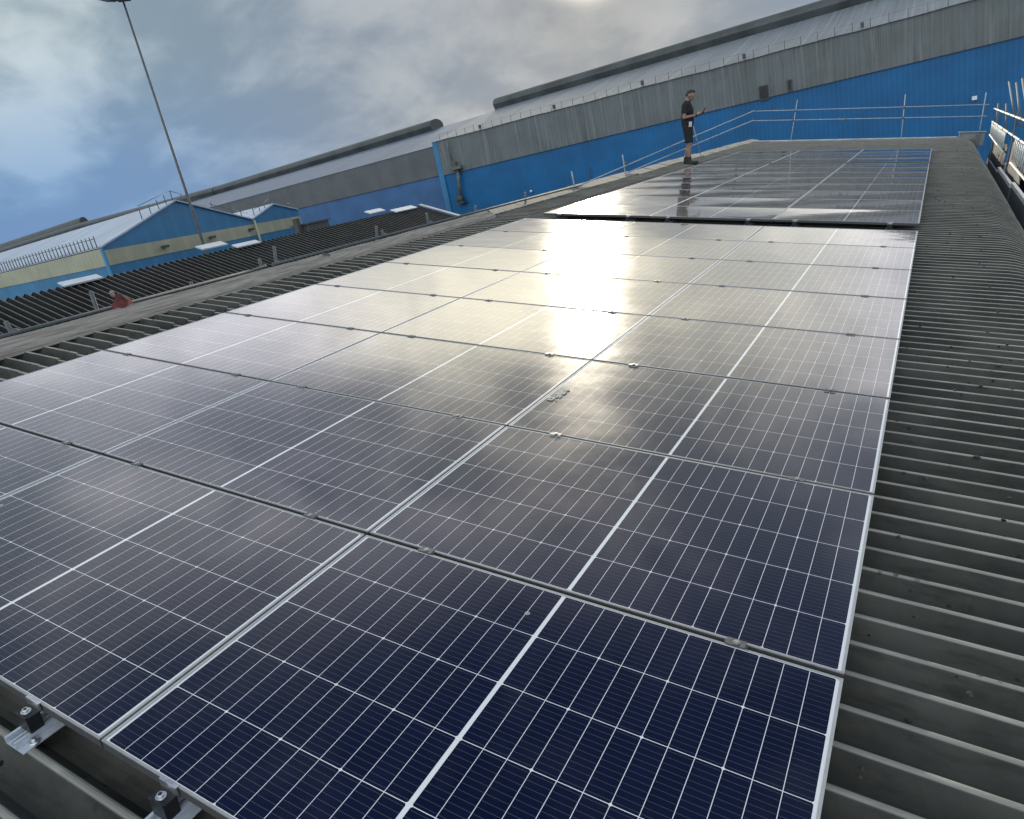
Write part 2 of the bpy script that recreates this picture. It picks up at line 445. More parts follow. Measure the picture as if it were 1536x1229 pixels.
# upper course of sheets laps over the lower one along the left walkway
lap = [(XL, CREST + .012, 0, 1), (-5.9, CREST + .012, 0, 1), (-5.62, CREST + .010, 0, 1), (-5.615, CREST + .0005, 0, 1)]
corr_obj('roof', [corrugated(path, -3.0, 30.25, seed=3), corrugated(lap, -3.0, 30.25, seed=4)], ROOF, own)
b = MB(); rnd = random.Random(21)
for i in range(227):
    if i % 6: continue
    y = -3.0 + i * .146 + .012
    for x in (-5.72, .62):
        xx = x + rnd.uniform(-.02, .02); b.cone((xx, y, CREST + .004), (xx, y, CREST + .008), .012, .010, 10); b.cone((xx, y, CREST + .009), (xx, y, CREST + .017), .007, .006, 6)
tag(b.build('roof_fixings', simple('weathered_fixing', (.06, .055, .05), .7, .3, .4, 40), own), kind='stuff')
b = MB()
b.box(XL + .02, XL + .14, -3.0, 30.3, -7.5, CREST - .06)
b.box(1.30, 1.42, -3.0, 30.3, -7.5, -1.15)
b.box(XL + .14, 1.30, 30.15, 30.3, -7.5, CREST - .062)
b.box(XL + .14, 1.30, -3.0, -2.9, -7.5, CREST - .062)
b.build('wall', WALLGREY, own)
b = MB()
for i in range(9):
    x0 = XL - .05 + i * .8; b.box(x0, x0 + .796, 30.18, 30.42, CREST - .04, CREST + .035)
bevel(b.build('back_coping', PALECEM, own), .01)
b = MB()
rnd = random.Random(5)
y = 9.6
while y < 30.1:
    L = 1.2
    dz = rnd.uniform(-.012, .012)
    b.hexa([(XL - .1, y, CREST - .02 + dz), (XL + .22, y, CREST + .004 + dz), (XL + .22, y + L - .006, CREST + .004 + dz), (XL - .1, y + L - .006, CREST - .02 + dz),
            (XL - .1, y, CREST + .075 + dz), (XL + .22, y, CREST + .022 + dz), (XL + .22, y + L - .006, CREST + .022 + dz), (XL - .1, y + L - .006, CREST + .075 + dz)])
    y += L
bevel(b.build('ridge_flashing', CEMENT, own), .008)
# gutter behind the eave
b = MB()
b.box(1.44, 1.60, -3.0, 30.2, -1.02, -1.0); b.box(1.60, 1.612, -3.0, 30.2, -1.02, -.88); b.box(1.428, 1.44, -3.0, 30.2, -1.02, -.9)
b.build('gutter', TOEGREY, own)

# parapet block at the far right corner
b = MB(); b.box(.78, 1.55, 30.66, 31.1, -.42, .03); b.box(.74, 1.6, 30.63, 31.13, .032, .05)
o = bevel(b.build('parapet_block', simple('block_render', (.19, .22, .24), .8, 0, .25, 3, .2)), .012); o.rotation_euler = (0, PITCH, 0)
tag(o, 'pale grey parapet block at the far right corner of the roof', 'parapet')

# grit and moss lumps lying on the roof
b = MB(); rnd = random.Random(11)
for i in range(420):
    if i < 200: x, y = rnd.uniform(-6.2, -5.25), rnd.uniform(9, 22) ** 1.0
    else: x, y = rnd.uniform(.05, .75), rnd.uniform(-1, 16)
    s = rnd.uniform(.003, .011)
    b.ball((x, y, CREST - (.047 if rnd.random() < .6 and i >= 200 else 0) + s * .4), (s * rnd.uniform(.8, 1.8), s * rnd.uniform(.8, 1.6), s * .6), 6, 4)
o = b.build('roof_grit', MOSS); o.rotation_euler = (0, PITCH, 0); tag(o, 'moss crumbs and grit scattered over the grey roof sheets', 'debris', kind='stuff')

# ------------------------------------------------------------------ edge boards and guard rails on the left
def board(y0, y1, label, lean=0., dz=0.):
    t = thing('scaffold_board', label, 'board', (-6.06, y0, CREST + .004), 'boards along the left roof edge')
    b = MB(); L = y1 - y0; n = 24; rows = []
    rnd = random.Random(int(y0 * 10) + 50)
    pts = []
    for i in range(n + 1):
        y = L * i / n; w = .004 * math.sin(i * .7 + y0) + rnd.uniform(-.0015, .0015)
        x1 = -.155 + w; zt = .118 + dz + w
        pts.append([(0 + w, y, 0), (-.012 + w, y, .036), (x1, y, zt), (x1 - .03, y, zt - .02), (0 + w, y, 0)])
    # a broad board lying tilted against the tube, thick on every side
    b.grid(pts, False, True)
    b.face([p for p in pts[0][:4]]); b.face([p for p in reversed(pts[-1][:4])])
    bevel(b.build('plank', WOOD, t), .004)
    iron = MB()
    for yy in (.006, L - .046): iron.hexa([(.001, yy, .0), (.004, yy, .0), (.004, yy + .04, .0), (.001, yy + .04, .0), (-.152, yy, .121 + dz), (-.149, yy, .124 + dz), (-.149, yy + .04, .124 + dz), (-.152, yy + .04, .121 + dz)])
    iron.build('end_band', GALV, t)
board(-2.0, 1.88, 'weathered grey timber board along the left roof edge, nearest of the three')
board(1.89, 5.72, 'weathered timber board on the left roof edge in front of the red sack')
board(5.73, 9.58, 'weathered timber board on the left roof edge ending where the lichened flashing begins', 0, -.01)

def rail_thing(name, label, cat, rails, posts, mat, r=.024, coup=None):
    t = thing(name, label, cat)
    for p, q in rails:
        b = MB(); b.tube(p, q, r, 12); b.build('rail', mat, t)
    for p, q in posts:
        b = MB(); b.tube(p, q, r, 12); b.build('post', mat, t)
    for p in coup or ():
        b = MB(); b.ball(p, (.034, .04, .036), 10, 6); b.cone((p[0] - .05, p[1], p[2] - .03), (p[0] + .06, p[1] + .03, p[2] - .03), .014, .014, 8); b.build('coupler', GALV, t)
    return t
lx = -6.27
posts = []; cps = []
for (yb, zb, yt, zt) in ((2.25, -.35, 2.17, .115), (2.93, -.35, 2.91, .19), (3.93, -.3, 3.92, .055), (4.87, -.35, 4.83, .11), (5.03, -.35, 5.07, .21), (6.83, -.35, 6.87, .16), (7.05, -.35, 6.98, .09), (8.1, -.35, 8.03, .17), (9.4, -.35, 9.38, .1), (11.1, -.35, 11.1, .12)):
    posts.append(((lx - .05, yb, zb), (lx - .06, yt, zt)))
for y in (2.2, 4.85, 5.05, 6.98, 8.07): cps.append((lx - .03, y, .02))
rail_thing('guardrail', 'low galvanised tube rail beyond the weathered boards on the left', 'guardrail',
           [((lx, -1.5, .02), (lx, 4.86, .022)), ((lx, 4.95, .03), (lx, 13.5, -.005))], posts, GALV, .018, cps)
# the far part climbs to full height at the back corner
lx2 = -6.36
rail_thing('guardrail', 'sloping two-tube guardrail behind the standing worker at the far left corner', 'guardrail',
           [((lx2, 13.0, -.06), (lx2, 30.5, 1.04)), ((lx2, 16.3, -.03), (lx2, 30.5, .69))],
           [((lx2 - .05, 16.6, -.4), (lx2 - .05, 16.2, .40)), ((lx2 - .05, 23.5, -.4), (lx2 - .05, 22.1, .84)), ((lx2 - .05, 13.6, -.4), (lx2 - .05, 13.3, .28))],
           PALETUBE, .0155, [(lx2 - .03, 16.35, .2), (lx2 - .03, 22.6, .56)])
rail_thing('guardrail', 'straight two-tube guardrail across the far roof end against the blue wall', 'guardrail',
           [((lx2, 30.53, 1.02), (1.5, 30.55, .93)), ((lx2, 30.53, .67), (1.5, 30.55, .56))],
           [((-4.90, 30.5, -.5), (-4.79, 30.55, 1.37)), ((-1.02, 30.5, -.5), (-1.13, 30.55, 1.38)), ((1.38, 30.6, -.5), (1.34, 30.6, 1.32))],
           PALETUBE, .0155, [(-4.83, 30.5, .98), (-4.86, 30.5, .64), (-1.1, 30.5, .95), (-1.08, 30.5, .6), (-3.0, 30.5, .6)])

# red sack leaning on the rail
t = thing('sack', 'crumpled faded red sack with a pale tied neck hanging on the left rail', 'sack', (-6.24, 3.09, -.02))
b = MB(); rnd = random.Random(3)
N, Mm = 18, 12; rows = []
for j in range(Mm + 1):
    v = j / Mm; r = []
    rad = .095 * (math.sin(PI * min(1, v * .9 + .12)) ** .7) * (1.08 - .35 * v)
    for i in range(N + 1):
        a = 2 * PI * (i % N) / N
        k = 1 + .2 * math.sin(3 * a + 4 * v) + .09 * math.sin(7 * a - 6 * v) + .06 * math.sin(11 * a + 9 * v)
        r.append((.45 * rad * k * math.cos(a), 1.15 * rad * k * math.sin(a) + .04 * (1 - v), -.1 + .26 * v))
    rows.append(r)
b.grid(rows, True); b.build('bag', REDBAG, t)
b = MB(); b.cone((0, -.035, .13), (.005, -.055, .175), .014, .02, 10); b.ball((.005, -.055, .178), .02, 10, 6); b.build('tied_neck', simple('faded_sack_neck', (.34, .22, .19), .8, 0, .3, 30), t)

# ------------------------------------------------------------------ scaffold along the right eave
sx = 1.66
t = thing('scaffold', 'bright scaffold tubes and ladder beam along the right eave', 'scaffold')
b = MB(); b.tube((sx, 30.2, .80), (sx, 7.0, .78), .026, 12); b.build('top_rail', WHITE_TUBE, t)
lb = MB(); lb.tube((sx, 30.1, .40), (sx, 7.0, .36), .024, 12); lb.tube((sx, 30.1, -.02), (sx, 23.2, -.12), .024, 12); lb.tube((sx, 20.4, -.17), (sx, 7.0, -.24), .024, 12)
lbo = lb.build('ladder_beam', WHITE_TUBE, t)
rung = MB(); rung.tube((0, 0, -.43), (0, 0, 0), .015, 8); RUNG = rung.mesh('rung', WHITE_TUBE)
y = 29.9
while y > 8.5:
    if not (20.6 < y < 23.3):
        o = link('rung', RUNG, lbo); o.location = (sx, y, .385 + (y - 19) * .0017 - .02 * 0)
        o.scale = (1, 1, 1.0 + (30 - y) * .013)
    y -= .42
band = MB(); band.cone((0, -.05, 0), (0, .05, 0), .036, .036, 12); BAND = band.mesh('coupler', BLACK)
for i, y in enumerate((29.5, 27.4, 25.2, 23.1, 21.6, 19.8, 18.3, 16.6, 14.2)):
    o = link('coupler', BAND, t); o.location = (sx, y, .80 - (30 - y) * .0008)
    o = link('coupler', BAND, t); o.location = (sx, y - .6, .398 - (30 - y) * .0017)
for (y, z0, z1) in ((28.6, -7.5, .78), (21.9, -7.5, .9), (15.0, -7.5, 1.1)):
    b = MB(); b.tube((sx + .06, y, z0), (sx + .06, y, z1), .024, 10); b.build('standard', GALV, t)
for (p, q) in (((1.72, 21.8, .62), (1.70, 26.8, 1.60)), ((1.78, 21.2, .6), (1.82, 25.8, 1.56)), ((1.74, 18.6, .62), (1.70, 22.5, 1.64)), ((1.86, 18.4, .6), (1.86, 21.8, 1.6)), ((1.72, 28.8, .3), (1.74, 30.2, .95)), ((1.9, 27, .2), (1.9, 29.2, .95))):
    b = MB(); b.tube(p, q, .026, 10); b.build('raking_tube', GALV, t)
b = MB(); b.box(1.72, 2.7, 8, 30, -.97, -.93)
b.build('deck', WOOD, t)
for i, (y0, y1, z) in enumerate(((18.75, 22.9, -.56), (14.6, 18.5, -.50), (10.4, 14.4, -.49), (22.95, 27.0, -.62))):
    t = thing('toe_board', ('grey toe board with a thin white top edge on the right scaffold', 'grey toe board with a broad white top edge at the right picture border', 'grey toe board nearest the camera at the right edge, mostly hidden', 'dull grey toe board farthest along the right scaffold below the ladder beam')[i],
              'toe board', (0, 0, 0), 'toe boards on the right scaffold')
    b = MB(); b.box(1.615, 1.650, y0, y1, -1.5, z); b.build('board', TOEGREY, t)
    if i < 3:
        b = MB(); b.box(1.60, 1.664, y0 + .02, y1 - .02, z + .002, z + .085); b.build('capping', STRIPWHITE, t)
# hung sheets behind the ladder beam
def sheet(pts_top, pts_bot, label, mat, folds=9, amp=.05, n=40, th=.01):
    b = MB(); rows = []
    for side in (0, 1):
        top = []; bot = []
        for k in range(9):
            v = k / 8; r = []
            for i in range(n + 1):
                s = i / n
                p = Vector(pts_top[0]).lerp(Vector(pts_top[1]), s); q = Vector(pts_bot[0]).lerp(Vector(pts_bot[1]), s)
                c = p.lerp(q, v); c.x += amp * (.3 + v) * math.sin(folds * 2 * PI * s + 2.0 * v) + .4 * amp * math.sin(folds * 5.3 * s) + th * side
                r.append(c)
            rows.append(r)
        b.grid(rows[-9:], True, side == 1)
    o = b.build('hanging_sheet', mat); o.rotation_euler = (0, PITCH, 0)
    return tag(o, label, 'sheet', 'sheets hung on the right scaffold')
sheet(((1.78, 30.0, .08), (1.78, 23.6, -.02)), ((1.74, 30.0, -.95), (1.74, 23.6, -.95)), 'blue-grey sheet hanging in upright folds below the far ladder beam', TARP, 7, .04)
sheet(((1.80, 22.6, .16), (1.80, 20.4, .02)), ((1.74, 23.2, -.95), (1.74, 17.6, -.80)), 'peaked smooth grey sheet draped over the scaffold in the ladder beam gap', TARP, 2, .02)
sheet(((2.72, 29.0, .95), (2.72, 9.0, .85)), ((2.74, 29.0, -.9), (2.74, 9.0, -.9)), 'long grey sheet on the far side of the right scaffold behind the rails', TARP, 9, .035, 120)
# dark rubbish bags on the deck
b = MB(); b.ball((2.1, 19.6, -.62), (.26, .5, .34), 16, 10); b.ball((2.25, 20.3, -.58), (.22, .3, .4), 14, 10); o = b.build('rubbish_bag', RUBBER)
o.rotation_euler = (0, PITCH, 0); tag(o, 'black rubbish bag slumped behind the ladder beam on the right scaffold', 'bag')

# ------------------------------------------------------------------ dark mossy shed roof to the left
sh = thing('shed', 'low shed with a dark mossy corrugated roof beyond the left rail', 'shed', roof=False)
sl = math.atan(.40); nx, nz = math.sin(sl), math.cos(sl)
rx, rz = -14.0, 1.27
L = 9.2
pp = [(rx + L * math.cos(sl) * i / 8, rz - L * math.sin(sl) * i / 8, nx, nz) for i in range(9)]
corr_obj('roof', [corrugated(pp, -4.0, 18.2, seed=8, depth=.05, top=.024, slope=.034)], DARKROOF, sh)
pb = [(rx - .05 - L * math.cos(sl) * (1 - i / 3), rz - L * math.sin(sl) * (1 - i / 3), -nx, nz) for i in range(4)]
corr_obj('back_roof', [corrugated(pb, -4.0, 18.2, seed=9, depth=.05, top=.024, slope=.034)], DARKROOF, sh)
b = MB()
for i in range(6):
    s0, s1 = i / 6 * L, (i + 1) / 6 * L - .01
    a0 = Vector((rx + s0 * math.cos(sl), 18.22, rz - s0 * math.sin(sl) + .03)); a1 = Vector((rx + s1 * math.cos(sl), 18.22, rz - s1 * math.sin(sl) + .03))
    up = Vector((nx, 0, nz)) * .02; yv = Vector((0, .14, 0))
    b.hexa([a0, a1, a1 + yv, a0 + yv, a0 + up, a1 + up, a1 + yv + up, a0 + yv + up])
b.build('verge_trim', PALECEM, sh)
b = MB(); x1 = rx + L * math.cos(sl); z1 = rz - L * math.sin(sl)
b.face([(rx, 18.15, rz - .12), (x1, 18.15, z1 - .12), (x1, 18.15, -7.5), (2 * rx - x1, 18.15, -7.5), (2 * rx - x1, 18.15, z1 - .12)])
b.face([(x1 - .05, -4, z1 - .12), (x1 - .05, 18.15, z1 - .12), (x1 - .05, 18.15, -7.5), (x1 - .05, -4, -7.5)])
b.build('wall', WALLGREY, sh)
def rooflight(y0, y1, s0, s1, lift):
    b = MB(); c, s = math.cos(sl), math.sin(sl)
    def P(y, d, h): return (rx + d * c + nx * h, y, rz - d * s + nz * h)
    b.hexa([P(y0, s0, lift), P(y0, s1, lift), P(y1, s1, lift), P(y1, s0, lift), P(y0, s0, lift + .03), P(y0, s1, lift + .03), P(y1, s1, lift + .03), P(y1, s0, lift + .03)])
    b.build('roof_light', TRANSL, sh)
rooflight(6.70, 7.47, -.06, .16, .03); rooflight(10.79, 11.50, -.03, .17, .03); rooflight(10.0, 10.70, -.30, -.05, .07); rooflight(16.8, 17.85, -.05, .2, .03); rooflight(15.9, 16.6, -.3, -.06, .05)
b = MB(); b.box(rx - .75, rx - .15, 13.5, 14.25, rz - .3, rz + .16); b.box(rx - .8, rx - .1, 13.45, 14.3, rz + .162, rz + .2); b.box(rx - .5, rx - .35, 13.3, 13.42, rz - .3, rz + .36)
b.build('vent_box', VENT, sh)

# ------------------------------------------------------------------ gabled shed with cream band
d1 = Vector((-.293, .956, 0)).normalized(); e1 = Vector((-.990, .139, 0)).normalized()
g0 = Vector((-38.45, 22.15, 0))
gs = thing('gabled_shed', 'blue double-gabled shed with a stained cream band beyond the dark roof', 'shed', roof=False)
def G(a, s, z, off=0.): p = g0 + d1 * a + e1 * s; return (p.x + .956 * off, p.y + .293 * off, z)
A1, A2, LEN = 14.8, 21.7, 70.
SD = 7.15; S2 = 18.2
b = MB()
b.face([G(0,0,-7), G(A2,0,-7), G(A2,0,1.35), G(0,0,1.40)]); b.face([G(0,0,-7), G(0,0,1.40), G(0,LEN,1.40), G(0,LEN,-7)]); b.face([G(A2,0,-7), G(A2,LEN,-7), G(A2,LEN,1.35), G(A2,0,1.35)])
b.build('base_wall', MIDBLUE, gs)
b = MB()
b.face([G(-.03,0,1.40,.04), G(A2,0,1.30,.04), G(A2,0,2.10,.04), G(-.03,0,2.22,.04)]); b.face([G(-.04,-.04,1.40), G(-.04,-.04,2.34), G(-.04,LEN,2.34), G(-.04,LEN,1.40)])
b.build('cream_band', CREAM, gs)
b = MB()
b.face([G(0,0,2.2), G(A1,0,2.1), G(A1,0,2.42), G(SD,0,4.3), G(0,0,2.36)]); b.face([G(A1,0,2.1), G(A2,0,2.0), G(A2,0,2.55), G(S2,0,3.25), G(A1,0,2.42)])
b.build('gable_wall', MIDBLUE, gs)
b = MB()
for a0, z0, a1, z1 in ((0, 2.38, SD, 4.32), (SD, 4.32, A1, 2.44), (A1, 2.44, S2, 3.27), (S2, 3.27, A2, 2.57)):
    b.hexa([G(a0,-.15,z0), G(a1,-.15,z1), G(a1,LEN,z1), G(a0,LEN,z0), G(a0,-.15,z0+.09), G(a1,-.15,z1+.09), G(a1,LEN,z1+.09), G(a0,LEN,z0+.09)])
b.build('roof', SHEDROOF, gs)
b = MB(); b.tube(G(-.05, .1, 2.4, .1), G(-.05, .1, -7, .1), .09, 10); b.build('downpipe', MIDBLUE, gs)
b = MB(); b.tube(G(A1, -.12, 2.4, .1), G(A1, -.12, -7, .1), .08, 10); b.build('downpipe', CREAM, gs)
for a in (4.6, 9.3, 14.0):
    b = MB(); p = G(a, 0, 1.85, .05); b.box(p[0], p[0] + .35, p[1] - .1, p[1] + .25, 1.72, 1.88); b.build('wall_lamp', VENT, gs)
er = MB(); er.tube(G(-.1, .2, 2.9), G(-.1, 24, 2.9), .018, 6); ero = er.build('eave_railing', GALV, gs)
pm = MB(); pm.tube((0, 0, 0), (0, 0, .62), .03, 6); PM = pm.mesh('railing_post', GALV)
for i in range(30):
    o = link('railing_post', PM, ero); o.location = G(-.1, .3 + i * .55, 2.42)
vr = MB()
for (a0, z0, a1, z1) in ((SD - 3.2, 4.3, SD, 5.0), (SD, 5.0, SD + 1.2, 4.7), (A1 - 4, 3.9, A1, 2.95), (A1 + .8, 3.1, S2, 3.75), (S2, 3.75, A2, 3.05)): vr.tube(G(a0, .3, z0), G(a1, .3, z1), .018, 6)
vro = vr.build('verge_railing', GALV, gs)
for a, z in ((4, 3.5), (4.9, 3.72), (5.7, 3.93), (6.5, 4.15), (7.2, 4.35), (8.1, 4.1), (10.9, 3.4), (12, 3.12), (13, 2.87), (14, 2.6), (15.6, 2.65), (16.5, 2.85), (17.3, 3.05), (18.2, 3.28), (19, 3.1), (19.8, 2.95), (20.6, 2.8), (21.5, 2.6)):
    o = link('railing_post', PM, vro); o.location = G(a, .3, z)

# ------------------------------------------------------------------ floodlight mast
mt = thing('floodlight_mast', 'tall thin grey floodlight mast standing before the blue gables', 'lamp mast', (-33.85, 25.0, -7.5), roof=False)
b = MB(); H = 21.1
b.cone((0, 0, 0), (-.1, 0, H), .105, .05, 14); b.build('pole', simple('mast_steel', (.10, .115, .14), .65, .1), mt)
b = MB(); b.cone((-.1, 0, H - .1), (-.1, 0, H + .12), .5, .5, 20); b.cone((-.1, 0, H + .12), (-.1, 0, H + .5), .3, .12, 12); b.build('headframe', GALV, mt)
for k in range(6):
    a = 2 * PI * k / 6 + .3; c = Vector((-.1 + .85 * math.cos(a), .85 * math.sin(a), H + .08))
    b = MB(); u = Vector((math.cos(a), math.sin(a), 0)); w = Vector((-math.sin(a), math.cos(a), 0)); zz = Vector((0, 0, 1))
    p = [c - u * .25 - w * .32 - zz * .16, c + u * .30 - w * .32 - zz * .03, c + u * .30 + w * .32 - zz * .03, c - u * .25 + w * .32 - zz * .16]
    q = [x + zz * .22 for x in p]; q[0] += u * .08; q[3] += u * .08
    b.hexa(p + q); bevel(b.build('floodlight', FLOOD, mt), .03)

# ------------------------------------------------------------------ the long blue building
def FR(x, d=0.): return 60 - .10 * x + d
def FL(x, d=0.): return 58.55 - .15 * x + d
wh = thing('warehouse', 'huge warehouse with a deep blue wall and streaked pale roof behind the worker', 'warehouse', roof=False)
X0, X1, XM = -45.2, 26.0, -11.
def bl(x): return 3.28 + (x - X0) * .0062
def gt(x): return 6.72 - (x - X0) * .0062 + .012 * math.sin(x * 1.7) + .02 * math.sin(x * .53)
b = MB(); b.face([(X0, FR(X0), -7), (X1, FR(X1), -7), (X1, FR(X1), bl(X1)), (X0, FR(X0), bl(X0))]); b.face([(X0, FR(X0), -7), (X0, FR(X0), 6.7), (X0, FR(X0, 30), 6.7), (X0, FR(X0, 30), -7)])
b.build('wall', BLUE, wh)
b = MB(); rows = [[], []]; n = 90
for i in range(n + 1):
    x = X0 + .55 + (X1 - X0 - .55) * i / n
    rows[0].append((x, FR(x, -.12), bl(x))); rows[1].append((x, FR(x, -.12), gt(x)))
b.grid(rows)
rows = [[(p[0], p[1], p[2]) for p in rows[0]], [(p[0], p[1] + .12, p[2]) for p in rows[0]]]
b.grid(rows, False, True)
b.build('grey_band', GREYBAND, wh)
b = MB(); b.box(X0 - .1, X0 + .5, FR(X0) - .2, FR(X0) - .02, -7, 6.72); b.build('corner_trim', MIDBLUE, wh)
RS = 14.; RZ = 9.75
b = MB(); rows = [[], [], []]
for i in range(n + 1):
    x = X0 + (X1 - X0) * i / n
    rows[0].append((x, FR(x, -.25), gt(x) - .02)); rows[1].append((x, FR(x, 6.), gt(x) + 1.30)); rows[2].append((x, FR(x, RS), RZ))
b.grid(rows); b.build('roof', PALEROOF, wh)
def vent(fn, xa, xb, d, z, h, w, name, mat, parent, n=60, ramp=0., over=1.):
    b = MB(); pr = []
    for k in range(9):
        a = PI * (1 - k / 8); pr.append((d + w * math.cos(a) * (1.0 if True else 1), z + h * (.35 + .65 * math.sin(a))))
    pr = [(d - w * .75, z - .2)] + pr + [(d + w * .75, z - .2)]
    rows = []
    for i in range(n + 1):
        x = xa + (xb - xa) * i / n
        rows.append([(x, fn(x, dd), zz + ramp * min(1, (i / n) / over) * (zz > z)) for dd, zz in pr])
    b.grid(rows, False, True); b.face(list(reversed(rows[0]))); b.face(rows[-1])
    b.build(name, mat, parent)
vent(FR, -44.6, X1, RS, RZ - .1, 1.15, 1.3, 'ridge_vent', VENT, wh)
er = MB()
for i in range(60):
    xa = X0 + 1 + i * 1.15; er.tube((xa, FR(xa, -.1), gt(xa) + .52), (xa + 1.15, FR(xa + 1.15, -.1), gt(xa + 1.15) + .52), .005, 4)
ero = er.build('eave_railing', GALV, wh)
pm = MB(); pm.tube((0, 0, 0), (0, 0, .62), .02, 5); PM2 = pm.mesh('railing_post', GALV)
for i in range(61):
    xa = X0 + 1 + i * 1.15
    o = link('railing_post', PM2, ero); o.location = (xa, FR(xa, -.1), gt(xa) - .02)
for xa in (-39.2, -30.4, -21.5, -12.9, -4.6, 3.5):
    b = MB(); b.box(xa, xa + .22, FR(xa, .2), FR(xa, .4), gt(xa) + .16, gt(xa) + .5); b.box(xa + .1, xa + .2, FR(xa, .25), FR(xa, .45), gt(xa) - .1, gt(xa) + .1); b.build('roof_lamp', VENT, wh)
for x0, x1, z0, z1 in ((-11.75, -11.15, 3.45, 4.35), (-9.62, -9.42, 3.62, 4.3)):
    f = MB(); y = FR(x0, -.2); f.box(x0 - .07, x1 + .07, y, y + .06, z0 - .07, z0); f.box(x0 - .07, x1 + .07, y, y + .06, z1, z1 + .07); f.box(x0 - .07, x0, y, y + .06, z0, z1); f.box(x1, x1 + .07, y, y + .06, z0, z1)
    fo = f.build('window', VENT, wh); p = MB(); p.box(x0, x1, y + .02, y + .045, z0, z1); p.build('pane', DARKGLASS, fo)
b = MB(); dy = FR(-42.6, -.35)
b.box(-43.25, -41.9, dy - .35, dy + .3, 3.55, 3.85); b.box(-43.15, -42.6, dy - .2, dy + .2, 3.85, 4.35); b.cone((-42.55, dy, 3.55), (-42.9, dy, .9), .16, .18, 10); b.tube((-43.2, dy, 6.5), (-43.0, dy, 4.2), .09, 8)
b.build('drain_pipe', simple('rusty_pipe', (.12, .13, .12), .7, 0, .4, 2), wh)
b = MB(); b.cone((-42.9, dy, 1.0), (-43.0, dy, .35), .2, .42, 12); b.box(-43.55, -42.4, dy - .4, dy + .3, .15, .36); b.build('drain_hopper', VENT, wh)
b = MB(); y = FR(2.1, -.14); b.box(1.95, 2.25, y - .12, y, .36, .60); b.build('wall_lamp', STRIPWHITE, wh)
b = MB(); y = FR(-34.2, -.14); b.ball((-34.2, y, .02), .13, 8, 6); b.build('wall_lamp', STRIPWHITE, wh)
for i in range(2):
    x = -27.5 + i * 3; y = FR(x, -.1); b = MB(); b.box(x, x + .05, y - .06, y, -1, 1.2 - i); b.build('cable', VENT, wh)

wl = thing('warehouse', 'long warehouse with a faded pale blue wall, left of the deep blue one', 'warehouse', roof=False)
XA, XB = -270., X0 - .12
b = MB(); b.face([(XA, FL(XA), -7), (XB, FL(XB), -7), (XB, FL(XB), 3.38), (XA, FL(XA), 3.38)]); b.build('wall', PALEBLUE, wl)
b = MB(); b.face([(XA, FL(XA, -.12), 3.38), (XB, FL(XB, -.12), 3.38), (XB, FL(XB, -.12), 6.40), (XA, FL(XA, -.12), 6.40)]); b.face([(XA, FL(XA, -.12), 3.38), (XA, FL(XA, 0), 3.38), (XB, FL(XB, 0), 3.38), (XB, FL(XB, -.12), 3.38)]); b.build('grey_band', GREYBAND2, wl)
b = MB(); rows = [[], [], []]
for i in range(91):
    x = XA + (XB - XA) * i / 90
    rows[0].append((x, FL(x, -.25), 6.42)); rows[1].append((x, FL(x, 7), 8.1)); rows[2].append((x, FL(x, 14.), 9.55))
b.grid(rows); b.build('roof', BLUEROOF, wl)
vent(FL, -110, -55.5, 14., 9.45, 1.25, 1.5, 'ridge_vent', VENT, wl, 60)
vent(FL, -110.3, -266, 14., 9.45, 1.25, 1.5, 'ridge_vent', VENT, wl, 60, 1.1, .4)
vent(FL, -268, -176, 16.5, 10.6, 2.7, 1.2, 'ridge_vent', VENT, wl, 40)

# ------------------------------------------------------------------ ground
b = MB(); n = 8
b.face([(-1500, -1500, -7.4), (1500, -1500, -7.4), (1500, 1500, -7.4), (-1500, 1500, -7.4)])
tag(b.build('ground', GROUND), 'dark asphalt yard far below the roofs', 'ground', kind='structure')

